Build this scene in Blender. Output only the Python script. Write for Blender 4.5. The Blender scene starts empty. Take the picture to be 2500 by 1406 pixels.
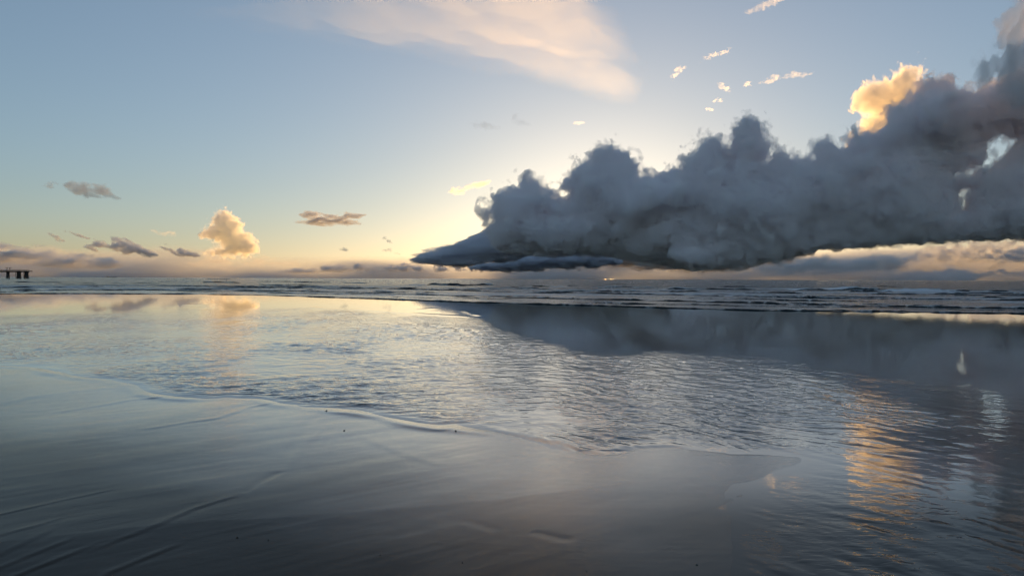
import bpy, math, random, time
import numpy as np
from mathutils import Matrix, Vector

sc = bpy.context.scene
COL = sc.collection
T0 = time.time()
# ---------------------------------------------------------------- camera
FPX = 1805.0                                   # focal length in photograph pixels (26 mm on 36 mm)
cam = bpy.data.cameras.new('camera'); cam_ob = bpy.data.objects.new('camera', cam); COL.objects.link(cam_ob)
cam.sensor_width = 36.0; cam.lens = FPX / 2500.0 * 36.0
cam.clip_start = 0.1; cam.clip_end = 300000.0
CAM_H = 1.6
cam_ob.matrix_world = (Matrix.Translation((0, 0, CAM_H)) @ Matrix.Rotation(math.radians(90 - 0.70), 4, 'X')
                       @ Matrix.Rotation(math.radians(0.218), 4, 'Z'))
sc.camera = cam_ob
CAMR = np.array(cam_ob.matrix_world.to_3x3())
def ray(px, py):
    px = np.asarray(px, float); py = np.asarray(py, float)
    v = np.stack([(px - 1250) / FPX, (703 - py) / FPX, -np.ones_like(px)], -1)
    return v @ CAMR.T
# ---------------------------------------------------------------- world and sun
SUN_AZ, SUN_EL = 7.5, 3.6
w = bpy.data.worlds.new('World'); sc.world = w; w.use_nodes = True
nt = w.node_tree; bg = nt.nodes['Background']
sky = nt.nodes.new('ShaderNodeTexSky'); sky.sky_type = 'NISHITA'; sky.sun_disc = False
sky.sun_elevation = math.radians(SUN_EL); sky.sun_rotation = math.radians(SUN_AZ)
sky.air_density = 1.0; sky.dust_density = 0.6; sky.ozone_density = 3.35; sky.altitude = 0
gm = nt.nodes.new('ShaderNodeGamma'); gm.inputs[1].default_value = 0.73
hs = nt.nodes.new('ShaderNodeHueSaturation'); hs.inputs['Saturation'].default_value = 0.84
nt.links.new(sky.outputs[0], gm.inputs[0]); nt.links.new(gm.outputs[0], hs.inputs['Color']); nt.links.new(hs.outputs[0], bg.inputs[0]); bg.inputs[1].default_value = 0.15
sl = bpy.data.lights.new('sun', 'SUN'); so = bpy.data.objects.new('sun', sl); COL.objects.link(so)
sl.energy = 3.0; sl.angle = math.radians(0.53); sl.color = (1.0, 0.54, 0.17)
a, e = math.radians(SUN_AZ), math.radians(SUN_EL)
SUN = Vector((math.sin(a) * math.cos(e), math.cos(a) * math.cos(e), math.sin(e)))
so.rotation_euler = SUN.to_track_quat('Z', 'Y').to_euler()
sc.view_settings.view_transform = 'Standard'; sc.view_settings.look = 'None'
sc.view_settings.exposure = 0.75; sc.view_settings.gamma = 1.0
cy = sc.cycles
cy.max_bounces = 30; cy.volume_bounces = 26; cy.transparent_max_bounces = 64
cy.use_adaptive_sampling = True; cy.adaptive_threshold = 0.04; cy.use_denoising = True
# ---------------------------------------------------------------- noise
_rs = np.random.RandomState(7)
_LAT = _rs.rand(64, 64, 64).astype(np.float32) * 2 - 1
def vnoise(x, y, z):
    xi = np.floor(x); yi = np.floor(y); zi = np.floor(z)
    fx = (x - xi).astype(np.float32); fy = (y - yi).astype(np.float32); fz = (z - zi).astype(np.float32)
    fx = fx*fx*fx*(fx*(fx*6-15)+10); fy = fy*fy*fy*(fy*(fy*6-15)+10); fz = fz*fz*fz*(fz*(fz*6-15)+10)
    x0 = xi.astype(np.int64) & 63; y0 = yi.astype(np.int64) & 63; z0 = zi.astype(np.int64) & 63
    x1 = (x0+1) & 63; y1 = (y0+1) & 63; z1 = (z0+1) & 63
    L = _LAT.ravel()
    def g(a, b, c): return L[(a*64+b)*64+c]
    c00 = g(x0,y0,z0)*(1-fx)+g(x1,y0,z0)*fx; c10 = g(x0,y1,z0)*(1-fx)+g(x1,y1,z0)*fx
    c01 = g(x0,y0,z1)*(1-fx)+g(x1,y0,z1)*fx; c11 = g(x0,y1,z1)*(1-fx)+g(x1,y1,z1)*fx
    c0 = c00*(1-fy)+c10*fy; c1 = c01*(1-fy)+c11*fy
    return c0*(1-fz)+c1*fz
def fbm(x, y, z, octs=4, gain=0.5, lac=2.03, billow=0.0, seed=0.0):
    out = 0; a = 1.0; tot = 0
    for o in range(octs):
        n = vnoise(x + 17.3*o + seed, y + 5.7*o + seed*1.7, z + 9.1*o - seed*.6)
        if billow: n = n*(1-billow) + (np.abs(n)*2.6 - 1)*billow
        out = out + a*n; tot += a; a *= gain
        x, y, z = lac*(0.8*x+0.6*z), lac*(0.96*y+0.28*x), lac*(0.8*z-0.6*x)
    return out/tot
def smooth(a, b, x):
    t = np.clip((x-a)/(b-a), 0, 1); return t*t*(3-2*t)
# ---------------------------------------------------------------- meshing
def mesh_from(name, v, f):
    m = bpy.data.meshes.new(name)
    m.vertices.add(len(v)); m.vertices.foreach_set('co', np.ascontiguousarray(v, np.float32).ravel())
    k = f.shape[1]
    m.loops.add(f.size); m.loops.foreach_set('vertex_index', np.ascontiguousarray(f, np.int32).ravel())
    m.polygons.add(len(f)); m.polygons.foreach_set('loop_start', np.arange(0, f.size, k, dtype=np.int32))
    m.polygons.foreach_set('use_smooth', np.ones(len(f), bool))
    m.update(calc_edges=True)
    return m
def surface_nets(f):
    ins = f > 0
    nx, ny, nz = f.shape
    cnt = np.zeros((nx-1, ny-1, nz-1), np.int8)
    for a in (0, 1):
        for b in (0, 1):
            for c in (0, 1): cnt += ins[a:nx-1+a, b:ny-1+b, c:nz-1+c]
    act = np.argwhere((cnt > 0) & (cnt < 8)); del cnt
    idx = np.full((nx-1, ny-1, nz-1), -1, np.int32); idx[act[:,0], act[:,1], act[:,2]] = np.arange(len(act))
    C = [(a, b, c) for a in (0, 1) for b in (0, 1) for c in (0, 1)]
    val = {c: f[act[:,0]+c[0], act[:,1]+c[1], act[:,2]+c[2]] for c in C}
    s = np.zeros((len(act), 3), np.float32); n = np.zeros(len(act), np.float32)
    for c in C:
        for ax in range(3):
            if c[ax] == 0:
                d = list(c); d[ax] = 1; d = tuple(d)
                va, vb = val[c], val[d]; m = (va > 0) != (vb > 0)
                t = np.where(m, va/np.where(m, va-vb, 1), 0)
                p = np.array(c, np.float32)[None]*m[:,None]
                p[:,ax] += t
                s += p; n += m
    v = act + s/n[:,None]
    quads = []
    for ax in range(3):
        o = [q for q in range(3) if q != ax]
        sl0 = [slice(1, -1)]*3; sl1 = [slice(1, -1)]*3
        sl0[ax] = slice(0, -1); sl1[ax] = slice(1, None)
        A, B = ins[tuple(sl0)], ins[tuple(sl1)]
        e = np.argwhere(A != B)
        if not len(e): continue
        fl = A[e[:,0], e[:,1], e[:,2]]
        e = e + 1; e[:,ax] -= 1
        def cell(d1, d2):
            q = e.copy(); q[:,o[0]] -= d1; q[:,o[1]] -= d2
            return idx[q[:,0], q[:,1], q[:,2]]
        q = np.stack([cell(1,1), cell(0,1), cell(0,0), cell(1,0)], 1)
        if ax == 1: fl = ~fl
        q[~fl] = q[~fl][:, ::-1]
        quads.append(q)
    return v, np.concatenate(quads)
def poly_sd(px, pz, P):
    """signed distance to polygon P, positive inside"""
    P = np.asarray(P, np.float32); d = np.full(px.shape, 1e9, np.float32); inside = np.zeros(px.shape, bool)
    for i in range(len(P)):
        ax, az = P[i]; bx, bz = P[(i+1) % len(P)]
        ex, ez = bx-ax, bz-az
        t = np.clip(((px-ax)*ex+(pz-az)*ez)/(ex*ex+ez*ez+1e-9), 0, 1)
        d = np.minimum(d, (px-ax-t*ex)**2+(pz-az-t*ez)**2)
        if az != bz:
            inside ^= ((az > pz) != (bz > pz)) & (px < ex*(pz-az)/ez+ax)
    d = np.sqrt(d)
    return np.where(inside, d, -d)
def vol_mat(name, color, density, g=0.0):
    m = bpy.data.materials.new(name); m.use_nodes = True; t = m.node_tree; t.nodes.clear()
    out = t.nodes.new('ShaderNodeOutputMaterial'); s = t.nodes.new('ShaderNodeVolumeScatter')
    s.inputs['Color'].default_value = (*color, 1); s.inputs['Density'].default_value = density
    s.inputs['Anisotropy'].default_value = g
    if min(color) > .9999: t.links.new(s.outputs[0], out.inputs['Volume'])
    else:                                         # extinction = density, single-scattering albedo = color
        ab = t.nodes.new('ShaderNodeVolumeAbsorption'); ab.inputs['Color'].default_value = (*color, 1); ab.inputs['Density'].default_value = density
        ad = t.nodes.new('ShaderNodeAddShader'); t.links.new(s.outputs[0], ad.inputs[0]); t.links.new(ab.outputs[0], ad.inputs[1])
        t.links.new(ad.outputs[0], out.inputs['Volume'])
    m.cycles.homogeneous_volume = True
    return m
def link(name, mesh, mat, label=None, cat=None, group=None, kind=None, parent=None):
    o = bpy.data.objects.new(name, mesh); COL.objects.link(o)
    if mat is not None: mesh.materials.append(mat)
    if label: o['label'] = label
    if cat: o['category'] = cat
    if group: o['group'] = group
    if kind: o['kind'] = kind
    if parent: o.parent = parent
    return o
def depth_axis(P):
    """horizontal direction in which a cloud over these pixels is deep"""
    c = ray((P[:,0].min()+P[:,0].max())/2, 650.); return c[:2]/np.hypot(c[0], c[1])
def cloud_core(name, polys, D, mat, vox=4.0, thick=120.0, amp=14.0, scale=60.0, octs=4, billow=0.6, gain=.5,
          holes=(), seed=0.0, margin=None, stretch=1.0, tilt=0.0, prof=.36, relief=0.0, rscale=110.0, base=None, **kw):
    """polys: outlines in photograph pixels, laid out on the plane y = D; depth grows as a power of the distance from the outline.
    All lengths (vox, thick, amp, scale) in photograph pixels at that distance."""
    mg = margin or amp*2.2 + 2*vox
    P = np.concatenate([np.asarray(p, float) for p in polys])
    x0, x1 = P[:,0].min()-mg, P[:,0].max()+mg; z0, z1 = P[:,1].min()-mg, P[:,1].max()+mg
    X = np.arange(x0, x1+vox, vox, dtype=np.float32); Z = np.arange(z0, z1+vox, vox, dtype=np.float32)
    gx, gz = np.meshgrid(X, Z, indexing='ij')
    d2 = np.full(gx.shape, -1e9, np.float32)
    for p in polys: d2 = np.maximum(d2, poly_sd(gx, gz, p))
    for h in holes: d2 = np.minimum(d2, -poly_sd(gx, gz, h))
    dm = max(float(d2.max()), 1)
    hmax = thick*(1.05+.6*(relief > 0)) + mg*.5
    voy = vox*1.6
    Y = np.arange(-hmax, hmax+voy, voy, dtype=np.float32)
    f = np.empty((len(X), len(Y), len(Z)), np.float32)
    rel = np.ones_like(gx)
    if relief:                                    # great bulges and hollows in the body
        wv_ = vnoise(gx/rscale*.8+seed, gz/rscale*.8, gx*0+3)
        rel = np.clip(1+relief*2.2*fbm(gx/rscale+.4*wv_, gz/rscale+seed, gx*0+.5, 2, .4, billow=.3), .45, 1.6)
    for j, y in enumerate(Y):
        q = abs(y)/thick/rel                      # half depth = thick * (distance from outline / dm) ** prof
        f[:, j] = (d2 - dm*q**(1/prof))/np.sqrt(1 + (dm/thick/prof*q**(1/prof-1))**2)
    lim = amp*2.8
    sel = np.abs(f) < lim
    ii = np.argwhere(sel)
    px = X[ii[:,0]]; py = Y[ii[:,1]]; pz = Z[ii[:,2]]
    ca, sa = math.cos(tilt), math.sin(tilt)
    u = (px*ca+pz*sa)/scale/stretch; wv = (-px*sa+pz*ca)/scale; v = py/scale/max(1, stretch*.6)
    wx = vnoise(u*.7+3, v*.7, wv*.7); wz = vnoise(u*.7, v*.7+31, wv*.7+11)
    n = fbm(u+.5*wx+seed, v, wv+.5*wz, octs, gain, billow=billow, seed=seed)
    if base is not None:                           # flat condensation level: little raggedness along the underside
        yb = np.interp(px, [b[0] for b in base], [b[1] for b in base]); n = n*(.42+.58*smooth(0, 70, yb-pz))
    f[sel] += amp*3.2*n
    f[0] = f[-1] = -1; f[:,0] = f[:,-1] = -1; f[:,:,0] = f[:,:,-1] = -1
    vv, q = surface_nets(f)
    px = X[0]+vv[:,0]*vox; py = Y[0]+vv[:,1]*voy; pz = Z[0]+vv[:,2]*vox
    r = ray(px, pz); r = r/r[:,1:2]
    q = q[:, ::-1]                                # pixel rows run downwards
    ax = depth_axis(P)
    pos = r*D; pos[:,2] += CAM_H; pos[:,0] += ax[0]*py*(D/FPX); pos[:,1] += ax[1]*py*(D/FPX)
    me = mesh_from(name, pos, q)
    print(name, len(q), 'quads', f.shape, round(time.time()-T0, 1), 's')
    return link(name, me, mat, **kw)
def sheet(name, polys, D, mat, grid=2.0, tmax=30.0, prof=1.0, amp=10.0, scale=40.0, stretch=3.0, tilt=0.0, octs=5, gain=.55,
          rough=.6, seed=0.0, dcap=None, **kw):
    """a lens of cloud: front and back surface grow apart from the ragged outline inwards (lengths in photograph pixels at distance D)"""
    P = np.concatenate([np.asarray(p, float) for p in polys]); mg = amp*2.2+3*grid
    X = np.arange(P[:,0].min()-mg, P[:,0].max()+mg, grid); Z = np.arange(P[:,1].min()-mg, P[:,1].max()+mg, grid)
    gx, gz = np.meshgrid(X, Z, indexing='ij')
    d = np.full(gx.shape, -1e9)
    for p in polys: d = np.maximum(d, poly_sd(gx, gz, p))
    ca, sa = math.cos(tilt), math.sin(tilt)
    u = (gx*ca+gz*sa)/scale/stretch; v = (-gx*sa+gz*ca)/scale
    wq = vnoise(u*.8+seed, v*.8+5, v*0+seed)
    n = fbm(u+.6*wq, v+.5*wq+seed, u*0+seed*.37, octs, gain, seed=seed)
    n2 = fbm(u*1.7+9, v*1.7, u*0+seed+3.3, octs, gain, seed=seed+2)
    dm = dcap or max(d.max(), 1)
    d = d + amp*2.6*n
    t = tmax*np.clip(d/dm, 0, 1)**prof*np.clip(1+rough*3.4*n2, .05, 3)
    ok = (d > 0)
    ok[0] = ok[-1] = False; ok[:,0] = ok[:,-1] = False
    nb = ok.copy()
    nb[:-1] |= ok[1:]; nb[1:] |= ok[:-1]; nb[:,:-1] |= ok[:,1:]; nb[:,1:] |= ok[:,:-1]
    nb2 = nb.copy(); nb2[:-1] |= nb[1:]; nb2[1:] |= nb[:-1]; nb2[:,:-1] |= nb[:,1:]; nb2[:,1:] |= nb[:,:-1]
    t = np.where(ok, np.maximum(t, tmax*.004), 0)
    cell = nb[:-1,:-1] & nb[1:,:-1] & nb[1:,1:] & nb[:-1,1:]
    anyin = ok[:-1,:-1] | ok[1:,:-1] | ok[1:,1:] | ok[:-1,1:]
    cell = anyin
    use = np.zeros(ok.shape, bool)
    use[:-1,:-1] |= cell; use[1:,:-1] |= cell; use[1:,1:] |= cell; use[:-1,1:] |= cell
    fi = np.full(ok.shape, -1, np.int64); fi[use] = np.arange(use.sum())
    bi = fi.copy(); nf = int(use.sum()); inn = use & ok; bi[inn] = nf+np.arange(inn.sum())
    ax = depth_axis(P)
    def pos(m, sgn):
        r = ray(gx[m], gz[m]); r = r/r[:,1:2]*D
        q = sgn*t[m]*(D/FPX); r[:,0] += ax[0]*q; r[:,1] += ax[1]*q; r[:,2] += CAM_H
        return r
    V = np.concatenate([pos(use, -1), pos(inn, 1)])
    c = np.argwhere(cell); i, j = c[:,0], c[:,1]
    F = np.stack([fi[i,j], fi[i,j+1], fi[i+1,j+1], fi[i+1,j]], 1)
    B = np.stack([bi[i,j], bi[i+1,j], bi[i+1,j+1], bi[i,j+1]], 1)
    me = mesh_from(name, V, np.concatenate([F, B]))
    print(name, len(F)*2, 'quads', round(time.time()-T0, 1))
    return link(name, me, mat, **kw)
# ================================================================ materials
def nodes_mat(name):
    m = bpy.data.materials.new(name); m.use_nodes = True; t = m.node_tree
    return m, t, t.nodes['Principled BSDF']
def N(t, kind, **kw):
    n = t.nodes.new(kind)
    for k, v in kw.items(): setattr(n, k, v)
    return n
def ramp(t, fac, stops):
    r = N(t, 'ShaderNodeValToRGB'); e = r.color_ramp.elements
    while len(e) < len(stops): e.new(.5)
    for q, (p, c) in zip(e, stops):
        q.position = p; q.color = (*c, 1) if len(c) == 3 else c
    t.links.new(fac, r.inputs[0]); return r.outputs[0]
def noise_tex(t, scale, detail=4, rough=.55, vec=None, dist=0):
    n = N(t, 'ShaderNodeTexNoise'); n.inputs['Scale'].default_value = scale; n.inputs['Detail'].default_value = detail
    n.inputs['Roughness'].default_value = rough; n.inputs['Distortion'].default_value = dist
    if vec is not None: t.links.new(vec, n.inputs['Vector'])
    return n.outputs['Fac']
def mapped(t, scale=(1, 1, 1), rotz=0):
    g = N(t, 'ShaderNodeNewGeometry'); m = N(t, 'ShaderNodeMapping')
    m.inputs['Scale'].default_value = scale; m.inputs['Rotation'].default_value = (0, 0, rotz)
    t.links.new(g.outputs['Position'], m.inputs['Vector']); return m.outputs['Vector']
def bump(t, h, strength, dist, nrm=None):
    b = N(t, 'ShaderNodeBump'); b.inputs['Strength'].default_value = strength; b.inputs['Distance'].default_value = dist
    t.links.new(h, b.inputs['Height'])
    if nrm is not None: t.links.new(nrm, b.inputs['Normal'])
    return b.outputs['Normal']

def sand_material():
    m, t, b = nodes_mat('wet_sand')
    v = mapped(t, (1, 1, 1)); vs = mapped(t, (.6, 3.2, 1), math.radians(-42))
    n1 = noise_tex(t, .9, 5, .6, v); n2 = noise_tex(t, 260, 2, .5, v); n3 = noise_tex(t, 1.3, 5, .6, vs)
    at = N(t, 'ShaderNodeAttribute', attribute_name='drained')       # sand that has lost its water film is rougher and less glossy
    sh = N(t, 'ShaderNodeAttribute', attribute_name='sheet')         # where a film of still water goes on lying over the sand
    def lerp(x, y):
        q = N(t, 'ShaderNodeMix', data_type='FLOAT'); t.links.new(sh.outputs['Fac'], q.inputs['Factor'])
        t.links.new(x, q.inputs[2])
        if isinstance(y, float): q.inputs[3].default_value = y
        else: t.links.new(y, q.inputs[3])
        return q.outputs[0]
    fi = N(t, 'ShaderNodeAttribute', attribute_name='film_gloss')
    fs = N(t, 'ShaderNodeMapRange'); t.links.new(fi.outputs['Fac'], fs.inputs[0]); fs.inputs[2].default_value = .8; fs.inputs[3].default_value = .16; fs.inputs[4].default_value = .5
    def rng(lo, hi):
        q = N(t, 'ShaderNodeMapRange'); t.links.new(at.outputs['Fac'], q.inputs[0]); q.inputs[3].default_value = lo; q.inputs[4].default_value = hi; return q.outputs[0]
    cm = N(t, 'ShaderNodeMix', data_type='RGBA'); t.links.new(sh.outputs['Fac'], cm.inputs['Factor'])
    t.links.new(ramp(t, n1, [(.3, (.044, .034, .024)), (.7, (.066, .050, .035))]), cm.inputs[6]); cm.inputs[7].default_value = (.050, .042, .031, 1)
    t.links.new(cm.outputs[2], b.inputs['Base Color'])
    ma = N(t, 'ShaderNodeMath', operation='MULTIPLY_ADD'); t.links.new(at.outputs['Fac'], ma.inputs[0]); ma.inputs[1].default_value = .04
    t.links.new(ramp(t, n3, [(.35, (.06, .06, .06)), (.7, (.12, .12, .12))]), ma.inputs[2])
    t.links.new(lerp(ma.outputs[0], .035), b.inputs['Roughness'])
    t.links.new(lerp(rng(.5, .065), fs.outputs[0]), b.inputs['Specular IOR Level']); b.inputs['IOR'].default_value = 1.4
    t.links.new(lerp(rng(.8, .0), fi.outputs['Fac']), b.inputs['Coat Weight']); b.inputs['Coat Roughness'].default_value = .045; b.inputs['Coat IOR'].default_value = 1.33   # water film, its reflection strengthened to brighten the wet sand
    nb = bump(t, n2, .12, .004, bump(t, n3, .25, .006))
    t.links.new(nb, b.inputs['Normal']); t.links.new(nb, b.inputs['Coat Normal'])
    return m
def shallow_material():
    m, t, b = nodes_mat('shallow_water')
    b.inputs['Base Color'].default_value = (.050, .042, .031, 1)
    b.inputs['Roughness'].default_value = .03; b.inputs['IOR'].default_value = 1.4
    fa = N(t, 'ShaderNodeAttribute', attribute_name='film_gloss'); t.links.new(fa.outputs['Fac'], b.inputs['Coat Weight'])  # second reflecting layer added to brighten the water's reflection
    fr = N(t, 'ShaderNodeMapRange'); t.links.new(fa.outputs['Fac'], fr.inputs[0]); fr.inputs[2].default_value = .8; fr.inputs[3].default_value = .16; fr.inputs[4].default_value = .5
    t.links.new(fr.outputs[0], b.inputs['Specular IOR Level'])
    b.inputs['Coat Roughness'].default_value = .025; b.inputs['Coat IOR'].default_value = 1.33
    nb = None
    for rot, sc_, scale, dist, an in ((-33, (1, 2.6, 1), 4.2, .015, 'ripple_left'), (64, (1, 2.4, 1), 6.5, .0060, 'ripple_right'),
                                      (0, (1, 1.3, 1), 5.5, .023, 'ripple'), (20, (1, 1, 1), 16., .0022, 'ripple')):
        n = noise_tex(t, scale, 2, .5, mapped(t, sc_, math.radians(rot)), .6)
        at = N(t, 'ShaderNodeAttribute', attribute_name=an)
        mu = N(t, 'ShaderNodeMath', operation='MULTIPLY'); t.links.new(n, mu.inputs[0]); t.links.new(at.outputs['Fac'], mu.inputs[1])
        nb = bump(t, mu.outputs[0], 1.0, dist, nb)
    t.links.new(nb, b.inputs['Normal']); t.links.new(nb, b.inputs['Coat Normal'])
    return m
def sea_material():
    m, t, b = nodes_mat('sea_water')
    v = mapped(t, (.35, 1, 1)); v2 = mapped(t, (.5, 1, 1))
    n1 = noise_tex(t, .55, 5, .6, v); n2 = noise_tex(t, 3.0, 4, .6, v2); n3 = noise_tex(t, .06, 3, .5, v)
    b.inputs['IOR'].default_value = 1.33
    at = N(t, 'ShaderNodeAttribute', attribute_name='foam')
    ch = N(t, 'ShaderNodeAttribute', attribute_name='chop')
    vf = mapped(t, (.8, 1.6, 1)); f1 = noise_tex(t, 2.2, 6, .7, vf)
    ma = N(t, 'ShaderNodeMath', operation='MULTIPLY_ADD'); t.links.new(at.outputs['Fac'], ma.inputs[0]); ma.inputs[1].default_value = .62
    t.links.new(f1, ma.inputs[2])
    fo = ramp(t, ma.outputs[0], [(.61, (0, 0, 0)), (.84, (1, 1, 1))])
    mx = N(t, 'ShaderNodeMix', data_type='RGBA'); t.links.new(fo, mx.inputs['Factor'])
    mx.inputs[6].default_value = (.012, .020, .024, 1); mx.inputs[7].default_value = (.78, .80, .82, 1)
    t.links.new(mx.outputs[2], b.inputs['Base Color'])
    mr = N(t, 'ShaderNodeMix', data_type='FLOAT'); t.links.new(fo, mr.inputs['Factor'])
    mr.inputs[2].default_value = .16; mr.inputs[3].default_value = .7
    t.links.new(mr.outputs[0], b.inputs['Roughness'])
    mu = N(t, 'ShaderNodeMath', operation='MULTIPLY'); t.links.new(n1, mu.inputs[0]); t.links.new(ch.outputs['Fac'], mu.inputs[1])
    mu2 = N(t, 'ShaderNodeMath', operation='MULTIPLY'); t.links.new(n2, mu2.inputs[0]); t.links.new(ch.outputs['Fac'], mu2.inputs[1])
    t.links.new(bump(t, mu2.outputs[0], 1.0, .22, bump(t, mu.outputs[0], 1.0, 1.6)), b.inputs['Normal'])
    return m
def plain(name, c1, c2, scale, rough):
    m, t, b = nodes_mat(name); n = noise_tex(t, scale, 4, .6, mapped(t))
    t.links.new(ramp(t, n, [(.3, c1), (.7, c2)]), b.inputs['Base Color']); b.inputs['Roughness'].default_value = rough
    t.links.new(bump(t, n, .4, .02), b.inputs['Normal'])
    return m
# ================================================================ ground and water
def gnd(px, py):
    r = ray(px, py); k = -CAM_H/r[..., 2]
    return r[..., 0]*k, r[..., 1]*k
def grid_mesh(name, X, Y, Z):
    nr, nc = X.shape
    i = np.arange(nr*nc).reshape(nr, nc)
    f = np.stack([i[:-1,:-1], i[:-1,1:], i[1:,1:], i[1:,:-1]], -1).reshape(-1, 4)   # rows run away from the camera
    return mesh_from(name, np.stack([X, Y, Z], -1).reshape(-1, 3), f)
def attr(me, name, val):
    a = me.attributes.new(name, 'FLOAT', 'POINT'); a.data.foreach_set('value', np.ascontiguousarray(val, np.float32).ravel())
WL = [(-900,850),(-300,878),(90,895),(140,908),(200,920),(260,925),(330,938),(370,960),(430,968),(500,972),(560,969),(640,974),(690,985),(740,993),(800,996),(880,1003),(950,1018),(1020,1032),(1080,1040),(1110,1037),(1150,1046),(1200,1052),(1280,1068),(1330,1080),(1400,1098),(1450,1107),(1510,1105),(1550,1092),(1640,1090),(1720,1100),(1790,1108),(1900,1110),(1960,1116),(1960,1130),(1900,1150),(1840,1190),(1800,1260),(1790,1340),(1790,1480),(1800,1700),(4600,1700)]
wx, wy = gnd([p[0] for p in WL], [p[1] for p in WL])
WPOLY = np.concatenate([np.stack([wx, wy], 1), [(120, 90), (-120, 90)]])
def seg_dist(X, Y, P):
    d = np.full(X.shape, 1e9); side = np.zeros(X.shape); tt = np.zeros(X.shape); n = len(P)-1
    for i in range(n):
        ax, ay = P[i]; bx, by = P[i+1]; ex, ey = bx-ax, by-ay
        t = np.clip(((X-ax)*ex+(Y-ay)*ey)/(ex*ex+ey*ey+1e-12), 0, 1)
        q = np.hypot(X-ax-t*ex, Y-ay-t*ey); m = q < d
        d = np.where(m, q, d); side = np.where(m, np.sign(ex*(Y-ay)-ey*(X-ax)), side); tt = np.where(m, (i+t)/n, tt)
    return d, side, tt
FURROWS = [  # photograph-pixel polylines of marks drawn in the sand, height of the little step, width
    ([(-200,1300),(0,1256),(158,1220),(300,1190)], .006, .05), ([(-200,1362),(0,1307),(170,1260)], .005, .05),
    ([(-200,1440),(0,1354),(150,1282)], .006, .06), ([(-150,1470),(0,1386),(195,1307)], .006, .05),
    ([(-60,1450),(40,1406),(288,1307)], .008, .05), ([(200,1352),(349,1296),(480,1240),(612,1199)], .009, .06),
    ([(600,1204),(633,1181),(698,1148)], -.010, .07), ([(230,1425),(270,1397),(464,1318)], .008, .05),
    ([(690,1150),(720,1090),(756,1037),(799,1006)], -.007, .10), ([(715,1140),(760,1075),(800,1040)], .005, .08),
    ([(120,1010),(260,988),(310,978),(432,965)], .014, .10), ([(330,1052),(468,1030),(533,1021),(612,994),(684,980)], .014, .09),
    ([(-60,1000),(120,962),(300,945)], .006, .2), ([(860,1060),(980,1110),(1080,1140)], .006, .12),
    ([(1290,1300),(1340,1312),(1400,1325)], -.008, .09), ([(1120,1270),(1170,1285),(1210,1300)], -.005, .08)]
def build_sand():
    py = np.concatenate([np.array([6000, 3500, 2400, 1900, 1700, 1600]), np.arange(1540, 885, -2.1), np.arange(885, 720, -6)])
    px = np.concatenate([np.linspace(-3000, -260, 50), np.arange(-240, 2740, 6.0), np.linspace(2760, 5500, 50)])
    PX, PY = np.meshgrid(px, py); X, Y = gnd(PX, PY)
    sd = poly_sd(X, Y, WPOLY)
    z = np.where(sd > 0, -np.minimum(sd*.03, .06)-.003*smooth(0, .15, sd), np.minimum(-sd*.03, .003-.0018*smooth(1450, 1700, PX))+.011*np.exp(-((sd+.16)/.12)**2)*(1-smooth(1150, 1400, PX))*np.clip(.6+1.5*fbm(X/.9, Y/.9, X*0+31, 2), 0, 1.4)+np.clip(-sd-.25, 0, 9)*.024*(1-smooth(1250, 1720, PX)))
    c, s = math.cos(math.radians(42)), math.sin(math.radians(42))
    u = X*c+Y*s; v = -X*s+Y*c
    left = 1-smooth(900, 1700, PX)
    z += (1-.75*smooth(1450, 1750, PX))*.006*fbm(u/3.2, v/1.3, u*0, 3) + (.4+.6*left)*.0022*fbm(u/1.8, v/.22, u*0+4, 4, .6) + .0008*fbm(X/.25, Y/.5, u*0+7, 3)
    for P, h, w_ in FURROWS:
        gx, gy = gnd([p[0] for p in P], [p[1] for p in P]); Q = np.stack([gx, gy], 1)
        m = (np.abs(X-gx.mean()) < np.ptp(gx)+1) & (np.abs(Y-gy.mean()) < np.ptp(gy)+1)
        if not m.any(): continue
        d, sgn, tt = seg_dist(X[m], Y[m], Q); w_ = w_*.7
        wob = 1+.5*vnoise(X[m]/.3, Y[m]/.3, X[m]*0+h*900)
        fade = smooth(0, .12, tt)*smooth(0, .15, 1-tt)
        z[m] += .36*h*wob*fade*(sgn*d/w_+.45)*np.exp(-(d/w_)**2)
    k = 1-z/CAM_H; n_up = [i for i, p in enumerate(WL) if p[0] == 1900][0]+1
    du = seg_dist(X, Y, np.stack([wx, wy], 1)[:n_up])[0]; drained = np.where(sd < 0, smooth(.2, 3.4, du-.5*fbm(X/1.2, Y/1.2, X*0+3, 3)), 0)
    me = grid_mesh('wet_sand', X*k, Y*k, z); attr(me, 'drained', drained); attr(me, 'sheet', smooth(1350, 1750, PX))
    attr(me, 'film_gloss', .8*(1-smooth(1110, 1290, PY)))  # same reflection boost as on the shallows, weaker towards the camera
    return link('beach_sand', me, sand_material(), 'smooth wet grey-brown beach sand with fine furrows in front of the water', 'beach', kind='structure')
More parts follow.
